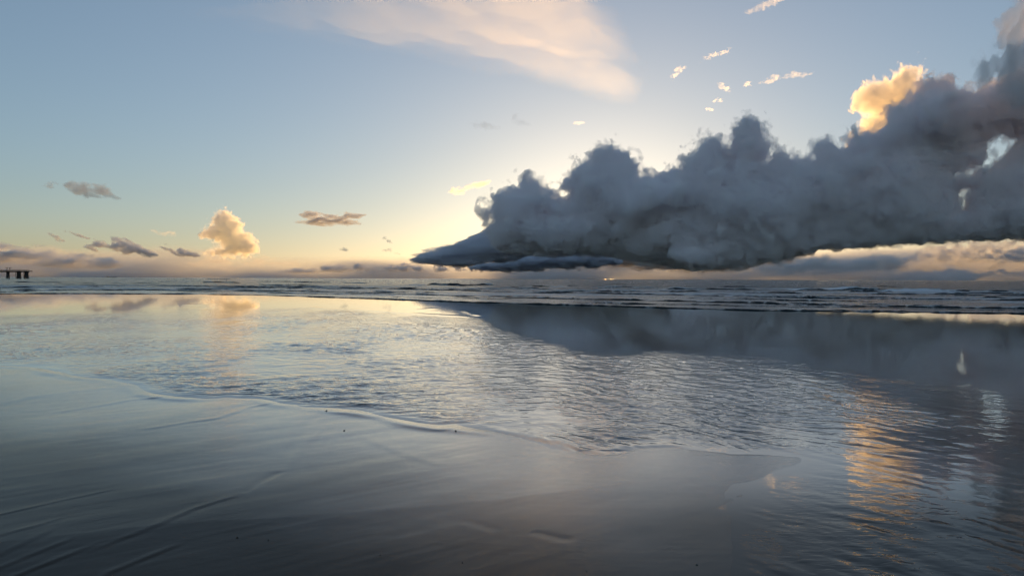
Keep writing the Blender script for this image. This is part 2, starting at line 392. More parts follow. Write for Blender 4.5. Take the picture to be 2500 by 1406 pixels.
def build_shallows():
    py = np.concatenate([np.array([2600, 2000, 1750, 1600, 1520, 1460]), np.arange(1420, 1130, -3.0), np.arange(1130, 745, -1.4), np.arange(745, 716, -1.0)])
    px = np.concatenate([np.linspace(-1800, -210, 60), np.arange(-200, 2700, 4.6), np.linspace(2710, 4300, 60)])
    PX, PY = np.meshgrid(px, py); X, Y = gnd(PX, PY)
    def wl(pts): return np.interp(PX, [p[0] for p in pts], [p[1] for p in pts])
    top = wl([(-500,772),(0,770),(400,756),(760,750),(1000,765),(1180,778),(1230,800),(1400,842),(1600,852),(1900,862),(2150,900),(2500,960),(3000,1050)])
    inside = smooth(-4, 26, PY-top)
    wA = smooth(60, 520, PX)*(1-smooth(1180, 1420, PX))*smooth(835, 930, PY)
    wB = smooth(1180, 1480, PX)*inside*(1-.55*smooth(2050, 2350, PX))
    wC = np.maximum(smooth(420, 760, PX)*(1-smooth(1250, 1420, PX))*(1-.6*smooth(870, 940, PY)), .42)*inside*(1-.6*smooth(1350, 1700, PX))
    wL = (1-smooth(150, 620, PX))*inside
    pool = np.exp(-(((PX-1290)/170)**2+((PY-1030)/38)**2)**2)
    calm = (1-.75*pool)*(1-.72*smooth(1090, 1140, PY)*(1-.35*smooth(1950, 2200, PX)))*(1-.35*np.exp(-((PX-1220)/130)**2-((PY-930)/22)**2))
    calm = calm*(.34+.9*np.clip(.52+1.9*fbm(X/2.0, Y/3.4, X*0+3, 3), 0, 1))
    wr1 = fbm(X/1.4, Y/1.4, X*0+12, 2); wr2 = fbm(X/2.1, Y/2.1, X*0+17, 2)
    def rip(deg, lam, ln, seed, warp):
        a = math.radians(deg); u = X*math.cos(a)+Y*math.sin(a); v = -X*math.sin(a)+Y*math.cos(a)
        v = v+warp*wr1; u = u+warp*wr2
        n = vnoise(u/ln, v/(lam*.5), u*0+seed) + .35*vnoise(u/ln*2.3, v/(lam*.25), u*0+seed+5)
        return n
    za = .0062*rip(33, .36, .9, 3.3, .30) + .0022*rip(18, .2, .5, 8.1, .15)
    zb = .0046*rip(-64, .20, .42, 5.2, .42) + .0026*rip(-44, .13, .24, 9.9, .2)
    zc = .0076*rip(12, .34, .36, 21.0, .15) + 0.0062*rip(-38, .26, .3, 33.0, .12)
    zl = .0034*rip(6, .36, .9, 41.0, .2)
    edge = smooth(0, .5, poly_sd(X, Y, WPOLY)+.05)
    sd = poly_sd(X, Y, WPOLY)
    lip = np.exp(-((PX-1440)/110)**2)*np.exp(-((sd-.12)/.16)**2)
    z = (1.65*wA*za + 1.35*wB*zb + 1.6*wC*zc + 1.3*wL*zl)*calm*edge + .005*np.clip(.5+1.6*fbm(X/.5, Y/.5, X*0+8, 2), 0, 1)*np.exp(-((sd-.08)/.09)**2)*(PY < 1100) + .006*lip*rip(-70, .12, .3, 14., .1) + .0035*lip
    amp = np.clip((wA+wB+wC+.4*wL)*calm, 0, 1)*edge+.03
    # little swash fronts running over the flat
    for P, h in (([(752,748),(790,754),(900,757),(1050,768),(1175,775)], .012), ([(1130,757),(1150,764),(1172,772)], .010), ([(435,745),(520,742),(600,741)], .008), ([(1010,757),(1070,752)], .008), ([(120,787),(250,785)], .006), ([(560,790),(640,778),(720,762)], .006)):
        gx, gy = gnd([p[0] for p in P], [p[1] for p in P])
        d, sgn, tt = seg_dist(X, Y, np.stack([gx, gy], 1))
        z += h*np.exp(-(d/.22)**2)*smooth(0, .15, tt)*smooth(0, .15, 1-tt)
    z -= .08*smooth(.15, .9, -sd)               # the sheet ends below the sand
    me = grid_mesh('shallow_water', X, Y, z+.0)
    attr(me, 'film_gloss', .8*(1-smooth(1110, 1290, PY)))  # added reflection strength, fading out on the near rows
    attr(me, 'ripple', np.clip(wC*(1-.7*smooth(1250, 1500, PX))+.25*wA+.10*wB+.6*wL, 0, 1)*calm*edge+.015); attr(me, 'ripple_left', np.clip(wA+.2*wL, 0, 1)*calm*edge); attr(me, 'ripple_right', np.clip(wB, 0, 1)*calm*edge)
    return link('shallow_water', me, shallow_material(), 'thin rippled sheet of water lying over the flat sand', 'water', kind='structure')
SWASH = [ # fronts of the last thin waves, in photograph pixels, height of the lip
    ([(-900,712),(0,717),(250,717),(450,718),(640,721),(820,726),(1000,733),(1150,738),(1300,742),(1600,751),(1850,758),(2150,761),(2500,766),(3400,778)], .10),
    ([(-900,706),(0,714),(120,711),(300,707),(470,709),(640,711),(830,713),(1000,719),(1150,724),(1400,731),(1600,735),(1850,741),(2060,747),(2300,752),(2600,755),(3400,764)], .15),
    ([(-900,697),(0,703),(150,702),(330,697),(500,699),(700,702),(950,706),(1200,712),(1500,718),(1750,723),(2000,729),(2300,732),(2600,735),(3400,742)], .22)]
BREAK = [(1127,697,78,.85),(977,695,32,.6),(762,690,46,.6),(865,692,30,.4),(1320,700,22,.6),(1400,699,14,.5),(1527,703,75,.5),(1735,708,100,.6),(1958,707,44,.6),
         (2060,709,105,.85),(2343,711,26,.75),(2440,712,25,.4),(430,688,40,.5),(540,690,45,.6),(660,688,50,.5),(1250,703,60,.3),(1640,712,70,.35),(1890,716,70,.35),(1400,712,90,.3),
         (330,692,60,.35),(100,690,60,.4),(160,696,50,.35),(2240,719,120,.3),(2420,722,90,.25),(1180,707,120,.28),(700,698,80,.3),(30,697,40,.3),(1830,700,60,.35),(1480,693,50,.3),(2150,700,60,.3),(2600,712,80,.6),(-150,692,80,.6)]
def build_sea():
    py = np.concatenate([np.arange(790, 768, -2.0), np.arange(768, 712, -.42), np.arange(712, 689, -.32), np.arange(689, 683.5, -.4)])
    px = np.concatenate([np.linspace(-2200, -210, 70), np.arange(-200, 2700, 4.4), np.linspace(2710, 4700, 70)])
    PXs, PYs = np.meshgrid(px, py)
    hor = 676.7+PXs*.0038                        # the horizon row in each column
    PY = hor + (PYs-681.5)
    X, Y = gnd(PXs, PY)
    dist = np.array([1100, 1600, 2500, 5000, 12000, 24000, 36000.])
    r = np.stack([X[-1], Y[-1]], 0); r = r/np.hypot(r[0], r[1])
    X = np.concatenate([X, dist[:,None]*r[0]]); Y = np.concatenate([Y, dist[:,None]*r[1]])
    R = np.hypot(X, Y)
    PX = 1250+FPX*X/Y
    z = np.zeros_like(X); foam = np.zeros_like(X)
    lev = 0.0
    wob = fbm(X/5, Y*0, X*0+2, 3)
    Y1 = None
    for k, (P, h) in enumerate(SWASH):
        gx, gy = gnd([p[0] for p in P], [p[1] for p in P])
        yl = np.interp(X/Y, gx/gy, gy) + (.5+.8*k)*wob + (.25+.3*k)*fbm(X/1.3, X*0, X*0+k, 3)
        d = Y-yl
        brk = .35+.65*smooth(-.35, .25, fbm(X/9, X*0+k*3, X*0+5, 2))
        z += .012*brk*smooth(-.02, .30+.25*k, d)
        foam = np.maximum(foam, (.22+.13*k)*smooth(0, .3, d)*np.exp(-np.maximum(d-.3, 0)/(1.5+3*k)))
        if k == 0: Y1 = d
    chop = smooth(12, 90, Y1)
    n1 = fbm(X/4.5, Y/1.5, X*0+1, 3, .55); n2 = fbm(X/14, Y/5.0, X*0+6, 3, .5); n3 = fbm(X/40, Y/16., X*0+9, 2)
    z += chop*(.045*n1*(1-smooth(140, 260, R)) + .13*n2*smooth(60, 130, R)*(1-smooth(330, 600, R)) + .30*n3*smooth(200, 400, R)*(1-smooth(800, 1200, R)))
    for cx, cy_, hw, st in ((2238,712,72,1.0),(1012,696,30,.8),(1365,700,26,.75),(300,704,260,.42),(880,699,180,.4),(1500,709,260,.36),(2000,715,300,.36),(60,700,160,.42),(2300,716,160,.5)):
        ax, ay = gnd(np.array([cx-hw, cx+hw], float), np.array([cy_, cy_], float))
        foam = np.maximum(foam, st*np.exp(-((X-ax.mean())/(abs(ax[1]-ax[0])*.5))**4-((Y-ay.mean())/(.06*ay.mean()))**2))
    foam = np.maximum(foam, .40*smooth(3, 14, Y1)*(1-smooth(120, 190, Y))*np.clip(.35+1.7*fbm(X/22, Y/3.5, X*0+21, 3), 0, 1))
    # 'whitewater' mound of the collapsed wave
    ax, ay = gnd(np.array([2165., 2315.]), np.array([711., 711.]))
    z += .5*np.exp(-((X-ax.mean())/(abs(ax[1]-ax[0])*.5))**4-((Y-ay.mean())/2.5)**2)*(.6+.8*fbm(X/1.2, Y/1.2, X*0+2, 3))
    z += .004
    z -= .25*smooth(.1, 1.2, -Y1)
    me = grid_mesh('sea', X, Y, z); attr(me, 'foam', np.clip(foam, 0, 1)); attr(me, 'chop', .12+.88*chop)
    return link('sea', me, sea_material(), 'grey-blue sea with low breaking waves reaching to the horizon', 'sea', kind='structure')
def build_waves(sea_ob):
    """every wave front is a strip of its own: steep dark face towards the beach, rounded crest, long back sloping into the sea"""
    mat = sea_ob.data.materials[0]
    rs = np.random.RandomState(11)
    prof = np.array([(-.10, -.25), (.0, .0), (.10, .30), (.26, .66), (.46, .92), (.80, 1.0), (1.4, .93), (3.0, .66), (6.0, .34), (11., .08), (15., -.12)])
    def wave(P, h, seed, rag=1.0, foam=0.0):
        P = np.asarray(P, float)
        xs = np.arange(P[0,0], P[-1,0]+.1, 3.0); ys = np.interp(xs, P[:,0], P[:,1])
        X, Y = gnd(xs, ys)
        env = smooth(0, .12, (xs-xs[0])/max(np.ptp(xs), 1))*smooth(0, .12, (xs[-1]-xs)/max(np.ptp(xs), 1))
        nz = fbm(xs/55., xs*0+seed, xs*0, 4, .6)
        hh = h*env*np.clip(.85+1.5*rag*nz, .04, 1.9)
        s = Y/50.0
        Yo = Y + rag*s*s*(.9*fbm(xs/120., xs*0+seed, xs*0+7, 3, .6))
        k = np.clip(h*9, 1, 3)                                   # low fronts are drawn out more
        yy = Yo[None] + prof[:,0:1]*hh[None]*np.where(prof[:,0:1] > 1, k, 1)
        zz = prof[:,1:2]*hh[None] + .006
        zz += .10*hh[None]*fbm(xs[None]/9.+prof[:,0:1]*0, prof[:,0:1]*1.5+xs[None]*0, xs[None]*0+seed, 3)*(prof[:,1:2] > .2)
        xx = (X/Y)[None]*Yo[None] + 0*yy
        me = grid_mesh('wave_front', xx, yy, zz)
        f = foam*np.clip(.3+2*fbm(xs/30., xs*0+seed+3, xs*0, 3), 0, 1)[None]*np.where((prof[:,0:1] > .45) & (prof[:,0:1] < 7), 1, .25)
        attr(me, 'foam', np.broadcast_to(f, yy.shape)); attr(me, 'chop', np.full(yy.shape, .10))
        link('wave_front', me, mat, parent=sea_ob)
    for k, (P, h) in enumerate(SWASH):
        wave(P, h*.62, 3.1*k+.5, .9, .6)
    for k, (cx, cy_, hw, h) in enumerate(BREAK):
        wave([(cx-hw*1.15, cy_+rs.uniform(-1, 1)), (cx, cy_), (cx+hw*1.15, cy_+rs.uniform(-.5, 1.5))], h*.46, k*1.37+9, .9, .85)
    for k in range(58):                                              # the many small wavelets between them
        cx = rs.uniform(-150, 2650); t = rs.rand()
        hor = 676.7+cx*.0038
        lo = 8+np.interp(cx, [0, 700, 1300, 2500], [4, 6, 8, 10]); hi = np.interp(cx, [0, 640, 1300, 1900, 2500], [32, 36, 56, 70, 74])
        cy_ = hor+lo+(hi-lo)*t; hw = rs.uniform(60, 260)*(.5+.8*t)
        dist = CAM_H*FPX/(cy_-hor); h = rs.uniform(1.0, 2.8)*(1+.5*(cx > 1200))/FPX*dist
        sl = np.interp(cx, [0, 600, 1300, 2500], [-.002, .008, .018, .012])*(.4+.9*t)
        wave([(cx-hw, cy_-sl*hw), (cx-hw*.3, cy_+rs.uniform(-.8, .8)), (cx+hw*.4, cy_+sl*hw*.4+rs.uniform(-.8, .8)), (cx+hw, cy_+sl*hw)], h*.6, k*2.1+40, 1.4, .75)
def build_seabed():
    v = np.array([(-2e5, -2e5, -.9), (2e5, -2e5, -.9), (2e5, 2e5, -.9), (-2e5, 2e5, -.9)]); me = mesh_from('seabed', v, np.array([[0, 1, 2, 3]]))
    return link('ground', me, plain('dark_seabed', (.05, .045, .04), (.07, .06, .05), .5, .6), 'flat sandy ground beneath sea and beach', 'ground', kind='structure')
# ================================================================ clouds
C_CORE = vol_mat('cloud_body', (1.0, .980, .988), .0090, -0.5)
C_LOW = vol_mat('cloud_low_body', (.90, .90, .93), .0080, -0.45)
C_LOWF = vol_mat('cloud_low_fringe', (.90, .90, .93), .0030, -0.45)
C_STRIP = vol_mat('cloud_strip_body', (.86, .87, .91), .0080, -0.40)
C_FAR = vol_mat('cloud_far_body', (.97, .965, .975), .0035, -0.3)
C_FARF = vol_mat('cloud_far_fringe', (.97, .965, .975), .0010, -0.3)
C_WISP = vol_mat('cloud_fringe', (1.0, .980, .988), .0034, -0.5)
def lit(name, density, g, col=(1, 1, 1)): return vol_mat(name, col, density, g)
def thing(name, label, cat, group=None, loc=(0, 0, 0)):
    o = bpy.data.objects.new(name, None); COL.objects.link(o); o.location = loc
    o['label'] = label; o['category'] = cat
    if group: o['group'] = group
    return o
BANK = [(1196,572),(1208,541),(1191,519),(1215,495),(1208,485),(1230,475),(1261,469),(1281,475),(1278,451),(1285,437),(1295,456),(1310,451),(1319,473),(1339,471),(1346,485),(1360,480),(1370,490),(1387,500),(1392,475),(1387,456),(1389,439),(1401,422),(1418,400),(1443,396),(1455,376),(1474,369),(1486,367),(1493,357),(1503,369),(1501,383),(1496,396),(1513,400),(1520,386),(1532,386),(1549,398),(1542,413),(1551,429),(1563,444),(1573,432),(1595,444),(1605,451),(1624,437),(1648,427),(1665,422),(1667,393),(1697,386),(1701,398),(1713,364),(1730,347),(1740,352),(1756,372),(1780,384),(1788,396),(1786,356),(1800,320),(1828,300),(1852,304),(1860,320),(1856,340),(1876,348),(1872,372),(1852,396),(1876,392),(1896,368),(1920,376),(1944,384),(1952,400),(1988,388),(1996,360),(2016,352),(2040,352),(2048,364),(2068,364),(2076,332),(2104,328),(2136,332),(2160,308),(2176,276),(2212,256),(2232,224),(2252,200),(2284,196),(2324,196),(2332,220),(2360,224),(2380,224),(2420,208),(2460,192),(2500,176),(2680,150),(2680,568),(2500,583),(2300,592),(2100,605),(2000,612),(1950,625),(1900,640),(1800,655),(1700,659),(1640,655),(1575,644),(1500,626),(1400,618),(1300,620),(1210,606)]
HOLES = [[(2395,345),(2440,325),(2485,338),(2450,380),(2425,415),(2370,432),(2330,430),(2400,385)],[(2335,465),(2368,462),(2352,502)],[(1318,524),(1340,514),(1348,526),(1330,535)]]
TOWER = [(2067,367),(2084,333),(2106,324),(2101,307),(2106,287),(2125,279),(2108,273),(2093,263),(2097,237),(2110,217),(2132,199),(2156,205),(2183,183),(2202,170),(2224,169),(2248,169),(2250,186),(2243,198),(2300,230),(2300,330),(2200,400),(2067,380)]
WEDGE = [(1000,634),(1040,616),(1100,600),(1145,586),(1185,570),(1230,550),(1350,560),(1550,575),(1650,600),(1640,625),(1500,618),(1300,622),(1200,640),(1110,643)]
STRIP = [(1150,657),(1177,645),(1210,648),(1236,634),(1280,629),(1350,622),(1412,618),(1457,617),(1496,627),(1518,638),(1507,649),(1479,649),(1451,657),(1423,649),(1384,660),(1342,655),(1300,659),(1250,663),(1190,662)]
def body(name, label, group, polys, D, core, wisp, wk=None, **kw):
    r = thing(name, label, 'cloud', group)
    cloud_core('body', polys, D, core, parent=r, **kw)
    k2 = dict(kw); k2.update(dict(amp=kw.get('amp', 14)*1.3, scale=kw.get('scale', 60)*.55, billow=0, gain=.65, seed=kw.get('seed', 0)+4))
    k2.update(wk or {})
    cloud_core('fringe', polys, D, wisp, parent=r, **k2)
    return r
G1 = 'clouds of the dark bank'
def build_clouds():
    base = [(1000,640),(1210,606),(1300,620),(1400,618),(1500,626),(1575,644),(1640,655),(1700,659),(1800,655),(1900,640),(1950,625),(2000,612),(2100,605),(2300,592),(2500,583),(2800,560)]
    kw = dict(vox=4.3, thick=160, amp=17, scale=38, octs=5, gain=.66, billow=.3, relief=.42, rscale=120, base=base, wk=dict(amp=23, scale=20, gain=.7, octs=4, vox=5.2))
    ia = [k for k, p in enumerate(BANK) if p == (1780,384)][0]; ib = [k for k, p in enumerate(BANK) if p == (1800,655)][0]
    low = BANK[:ia+1]+[(1800,430),(1830,520),(1820,600),(1790,656)]+BANK[ib+1:]
    ja = [k for k, p in enumerate(BANK) if p == (1713,364)][0]; jb = [k for k, p in enumerate(BANK) if p == (1700,659)][0]
    high = BANK[ja:jb+1]+[(1660,640),(1640,560),(1650,480),(1690,420)]
    body('cloud_bank', 'lower half of the dark cumulus bank, with puffy heads above the flat wedge', G1, [low], 14000, C_CORE, C_WISP, holes=HOLES[2:], **kw)
    body('cloud_bank', 'tallest and darkest part of the cumulus bank, below the sunlit head', G1, [high], 13600, C_CORE, C_WISP, holes=HOLES[:2], **dict(kw, seed=6.5))
    body('cloud_bank', 'added far grey cloud behind the bank, mostly unseen, keeping the sun off it', G1, [[(1240,565),(1300,535),(1400,485),(1470,440),(1560,452),(1620,452),(1680,468),(1760,455),(1860,470),(1960,520),(1980,612),(1900,640),(1700,657),(1560,655),(1400,645),(1250,635)]], 40000, C_FAR, C_FARF,  # added cloud, mostly hidden, placed to block the sun behind the bank
         vox=6.5, thick=90, amp=8, scale=40, octs=3, gain=.6, billow=.3)
    body('cumulus_cloud', 'sunlit orange cumulus head rising out of the dark bank', G1, [TOWER], 24000, lit('tower_body', .0040, .55, (1, .985, .95)), lit('tower_fringe', .0014, .62, (1, .985, .95)),
         vox=2.6, thick=55, amp=10, scale=26, octs=5, gain=.58, billow=.7)
    body('cloud_layer', 'flat layered grey wedge of cloud reaching out from the bank towards the open horizon', G1, [WEDGE], 20000, C_LOW, C_LOWF,
         vox=3.4, thick=90, amp=8, scale=22, octs=4, gain=.55, billow=.1, stretch=4)
    body('cloud_strip', 'low dark ragged strip of cloud with glowing gaps beneath it over the horizon', G1, [[(x, y-4) for x, y in STRIP]], 26000, C_STRIP, C_STRIP,
         vox=2.2, thick=60, amp=6, scale=22, octs=4, gain=.6, billow=.2, stretch=1.8)
    sheet('cloud_wisp', [[(2372,225),(2366,150),(2395,95),(2432,55),(2470,20),(2500,-10),(2640,-60),(2800,220),(2450,260)]], 11000, lit('wisp_grey', .0019, -.5, (.93, .93, .95)),
          grid=4, tmax=70, prof=1, amp=20, scale=46, stretch=2.2, tilt=-.9, rough=.7, dcap=60, seed=2.2,
          label='torn grey veil of cloud climbing above the upper end of the bank', cat='cloud', group=G1)
    # sunlit cirrus veil
    sheet('cirrus_cloud', [[(380,30),(600,-20),(836,-80),(1220,-150),(1388,-120),(1500,30),(1560,96),(1592,168),(1580,240),(1550,280),(1484,276),(1388,235),(1268,208),(1124,172),(980,146),(788,116),(600,84),(460,58)]], 30000, lit('cirrus', .000031, .79, (1, .96, .80)),
          grid=7, tmax=95, prof=1.35, amp=20, scale=60, stretch=4.5, tilt=.26, octs=4, gain=.5, rough=.5, dcap=110, seed=1.3,
          label='broad smooth cream-coloured cirrus veil glowing high in the sky', cat='cloud')
    LG = lit('lit_small', .0010, .80, (1, .99, .95))
    G2 = 'small sunlit clouds beside the cirrus veil'
    for k, (P, lab) in enumerate((
        ([(1808,36),(1840,20),(1872,2),(1905,-14),(1930,-6),(1892,14),(1852,30)], 'bright cream cloud streak cut by the top edge of the view'),
        ([(1706,154),(1724,138),(1756,126),(1786,118),(1776,130),(1740,142)], 'bright slanting cloud streak, longer of the broken pair nearest the veil'),
        ([(1632,202),(1640,180),(1656,164),(1678,160),(1660,176),(1648,192)], 'short curved bright cloud streak, shorter of the broken pair nearest the veil'),
        ([(1750,204),(1764,204),(1776,212),(1782,208),(1782,226),(1768,220),(1754,212)], 'compact little bright cloud puff under the slanting streaks'),
        ([(1852,204),(1888,182),(1910,184),(1940,174),(1968,178),(1990,176),(1972,188),(1924,190),(1896,198),(1876,206)], 'long bright cream cloud streak pointing at the sunlit cumulus head'),
        ([(1808,208),(1828,202),(1842,206),(1836,212)], 'tiny bright scrap of cloud at the tail of the long streak'),
        ([(1720,271),(1728,265),(1742,261),(1738,267)], 'lowest tiny bright scrap of cloud under the streaks'),
        ([(1738,249),(1750,240),(1762,238),(1763,248)], 'small bright scrap of cloud below the compact puff'),
        ([(1396,303),(1408,298),(1423,300),(1412,306)], 'tiny bright cloud scrap under the lower tip of the cirrus veil'))):
        sheet('cloud_streak', [P], 18000, LG, grid=1.1, tmax=9, prof=.7, amp=3.2, scale=6, stretch=1.7, tilt=-.35, rough=.9, seed=k*1.7+.3, gain=.6,
              label=lab, cat='cloud', group=G2)
    GRY = lit('grey_scrap', .0030, -.3, (.88, .90, .92)); G3 = 'small clouds over the open horizon'
    sheet('cloud_scrap', [[(155,447),(200,438),(230,443),(262,458),(283,475),(295,484),(270,484),(240,487),(215,482),(190,478),(180,468),(160,458)],[(88,441),(115,444),(142,450),(120,456),(100,449)]], 12000, GRY,
          grid=2, tmax=30, prof=.9, amp=9, scale=18, stretch=2.2, tilt=.35, rough=.6, seed=3.1, label='lone grey ragged cloud high above the pier', cat='cloud', group=G3)
    LEN = lit('lens_cloud', .0060, .1, (.95, .94, .93))
    sheet('cloud_lens', [[(717,519),(754,517),(796,521),(821,526),(846,521),(894,524),(880,531),(857,535),(891,548),(868,551),(818,552),(768,554),(745,548),(720,542),(762,538),(734,528)]], 24000, LEN,
          grid=1.4, tmax=24, prof=.7, amp=3.5, scale=9, stretch=4, rough=.4, seed=5, label='flat grey lens cloud with forked bright ends above the horizon', cat='cloud', group=G3)
    sheet('cloud_lens', [[(1086,471),(1104,461),(1132,456),(1154,442),(1196,443),(1182,456),(1149,464),(1132,475),(1112,478)]], 22000, lit('lens_bright', .0032, .55, (1, .99, .97)),
          grid=1.3, tmax=14, prof=.7, amp=3.5, scale=9, stretch=2.5, tilt=-.3, rough=.5, seed=8, label='small yellow-edged double cloud just clear of the dark bank', cat='cloud', group=G3)
    for k, (P, lab) in enumerate((
        ([(937,581),(954,587),(958,595),(946,592)], 'dark fleck of cloud, upper of two flecks above the row of low puffs'),
        ([(935,611),(947,606),(960,610),(976,621),(958,616),(944,617)], 'dark forked fleck of cloud, lower of two flecks above the row of low puffs'),
        ([(830,608),(840,604),(854,611),(842,613)], 'faint brown fleck of cloud under the flat lens cloud'),
        ([(1243,283),(1262,282),(1280,294),(1297,306),(1272,308),(1256,298)], 'lone faint grey smudge of cloud under the cirrus veil'),
        ([(1148,300),(1180,294),(1222,312),(1190,320),(1160,314)], 'palest grey smudge of cloud below the middle of the cirrus veil'))):
        sheet('cloud_fleck', [P], 14000, lit('fleck', .0024 if k < 3 else .0009, -.3, (.86, .88, .90)), grid=1.2, tmax=11, prof=.8, amp=4, scale=9, stretch=1.6, tilt=.3, rough=.6, seed=k+.7,
              label=lab, cat='cloud', group=G3)
    # left: tall lit cumulus, grey rolls in front of it
    LT = [(490,571),(499,559),(518,548),(518,531),(532,517),(549,514),(563,526),(580,537),(591,548),(588,562),(614,576),(630,601),(625,615),(605,621),(574,624),(540,626),(499,618),(518,610),(544,604),(532,590),(504,580)]
    body('cumulus_cloud', 'tall cream-lit cumulus tower standing alone on the hazy horizon', 'towering cumulus', [LT], 40000, lit('far_tower', .0042, .48, (1, 1, .975)), lit('far_fringe', .0012, .5, (1, 1, .975)),
         vox=1.7, thick=32, amp=5.5, scale=14, octs=4, gain=.55, billow=.9)
    G4 = 'low grey clouds along the horizon'
    LOW = lit('low_grey', .0060, -.5, (.94, .95, .97)); LOW2 = lit('low_far', .0048, -.2, (.965, .97, .975))
    for k, (P, D, mt, kw, lab) in enumerate((
        ([(-220,584),(0,588),(28,596),(62,601),(104,604),(140,619),(179,621),(216,629),(247,621),(294,632),(308,649),(168,657),(0,645),(-220,642)], 22000, LOW, dict(tmax=40, amp=8, scale=22, stretch=3), 'long grey cloud roll sinking behind the pier'),
        ([(207,601),(241,587),(269,596),(269,576),(308,585),(350,601),(389,624),(350,627),(294,613),(238,610)], 24000, LOW, dict(tmax=34, amp=6, scale=16, stretch=2.4, tilt=.3), 'dark grey slanting cloud between the pier and the lit tower'),
        ([(387,601),(401,598),(429,613),(437,604),(462,613),(499,628),(448,629),(398,615)], 26000, LOW, dict(tmax=30, amp=4, scale=13, stretch=2.2, tilt=.35), 'small dark cloud touching the foot of the lit tower'),
        ([(157,565),(191,573),(221,582),(196,582),(170,573)], 24000, LOW2, dict(tmax=14, amp=4, scale=12, stretch=3, tilt=.3), 'thin dark wisp slanting above the grey rolls'),
        ([(118,570),(140,576),(162,589),(140,592),(128,580)], 24000, LOW2, dict(tmax=12, amp=5, scale=10, stretch=2, tilt=.4), 'faint tattered wisp beside the thin slanting one'),
        ([(375,562),(420,565),(437,573),(431,579),(401,576)], 30000, lit('pinkish', .0006, .6, (1, .95, .9)), dict(tmax=12, amp=5, scale=11, stretch=3, tilt=.25), 'pale peach wisp to one side of the lit tower'),
        ([(460,640),(520,622),(580,625),(650,628),(720,634),(760,642),(740,652),(560,655),(470,652)], 34000, lit('pink_low', .0006, .3, (.98, .95, .93)), dict(tmax=22, amp=6, scale=16, stretch=3), 'pinkish haze cloud spread around the foot of the lit tower'),
        ([(630,662),(700,655),(780,658),(790,646),(830,642),(870,655),(860,666),(700,667)], 30000, LOW, dict(tmax=16, amp=4, scale=12, stretch=2.5), 'low flat grey cloud, first in the row of puffs from the tower'),
        ([(859,646),(874,641),(888,645),(911,653),(925,660),(891,666),(866,664),(859,656)], 28000, LOW, dict(tmax=20, amp=3.5, scale=11, stretch=1.3), 'rounded grey puff, second in the row on the horizon'),
        ([(920,648),(953,642),(1000,642),(1023,649),(1042,661),(1014,664),(953,664),(919,657)], 28000, LOW, dict(tmax=20, amp=3.5, scale=12, stretch=1.6), 'longest grey puff in the row on the horizon'),
        ([(1059,652),(1073,645),(1087,649),(1101,662),(1081,665),(1062,664)], 28000, LOW, dict(tmax=18, amp=3, scale=10, stretch=1.2), 'small domed grey puff next to the longest one'),
        ([(1101,649),(1121,650),(1139,660),(1124,663),(1107,657)], 28000, LOW, dict(tmax=16, amp=3, scale=10, stretch=1.4), 'smallest grey puff, next to the dark ragged strip'),
        ([(1575,622),(1600,618),(1625,632),(1648,648),(1620,650),(1598,640)], 22000, LOW, dict(tmax=16, amp=6, scale=11, stretch=1.5, tilt=.5), 'torn dark scraps hanging between the ragged strip and the bank'),
        ([(1760,660),(1880,645),(1960,628),(2010,618),(2060,635),(2110,627),(2160,620),(2230,617),(2250,600),(2330,586),(2420,580),(2560,576),(2680,570),(2680,664),(2300,664),(2000,666)], 26000, LOW2, dict(tmax=26, amp=6, scale=16, stretch=2), 'pale grey cumulus line under the bank, below the yellow gap'),
        ([(2400,628),(2440,620),(2470,612),(2520,605),(2700,600),(2700,640),(2480,641),(2420,636)], 18000, LOW, dict(tmax=20, amp=5, scale=16, stretch=3), 'dark little cloud below the far end of the bank'))):
        sheet('low_cloud', [P], D, mt, grid=1.6 if len(P) < 14 else 2.4, prof=.8, rough=.5, seed=k*2.3+.9, label=lab, cat='cloud', group=G4, **kw)
    # distant haze and stratus on the horizon, with an unseen hump raised to block the sun
    sheet('haze_bank', [[(-900,606),(0,612),(300,612),(520,616),(800,634),(1100,642),(1220,632),(1290,592),(1700,588),(1900,596),(2300,600),(3400,590),(3400,760),(-900,760)]], 90000, lit('far_haze', .00030, .1, (.945, .97, .99)),
          grid=9, tmax=170, prof=1.2, amp=12, scale=50, stretch=7, rough=.25, octs=3, dcap=50, seed=4.4,
          label='soft grey-lilac bank of haze lying along the whole horizon', kind='stuff')
# ================================================================ pier, ship, pebbles
def boxes(name, items, mat, parent=None, **kw):
    """items: (p0, p1, width, height) bars from p0 to p1 with a rectangular section"""
    V = []; F = []
    for p0, p1, wd, ht in items:
        p0, p1 = Vector(p0), Vector(p1); d = (p1-p0).normalized()
        s = d.cross(Vector((0, 0, 1)))
        s = Vector((1, 0, 0)) if s.length < .05 else s.normalized()
        u = s.cross(d).normalized(); b = len(V)
        for q in (p0, p1):
            for a, c in ((-1, -1), (1, -1), (1, 1), (-1, 1)): V.append(tuple(q+s*a*wd/2+u*c*ht/2))
        for f in ((0, 1, 2, 3), (4, 7, 6, 5), (0, 4, 5, 1), (1, 5, 6, 2), (2, 6, 7, 3), (3, 7, 4, 0)): F.append([b+k for k in f])
    me = mesh_from(name, np.array(V), np.array(F)); me.polygons.foreach_set('use_smooth', np.zeros(len(F), bool))
    return link(name, me, mat, parent=parent, **kw)
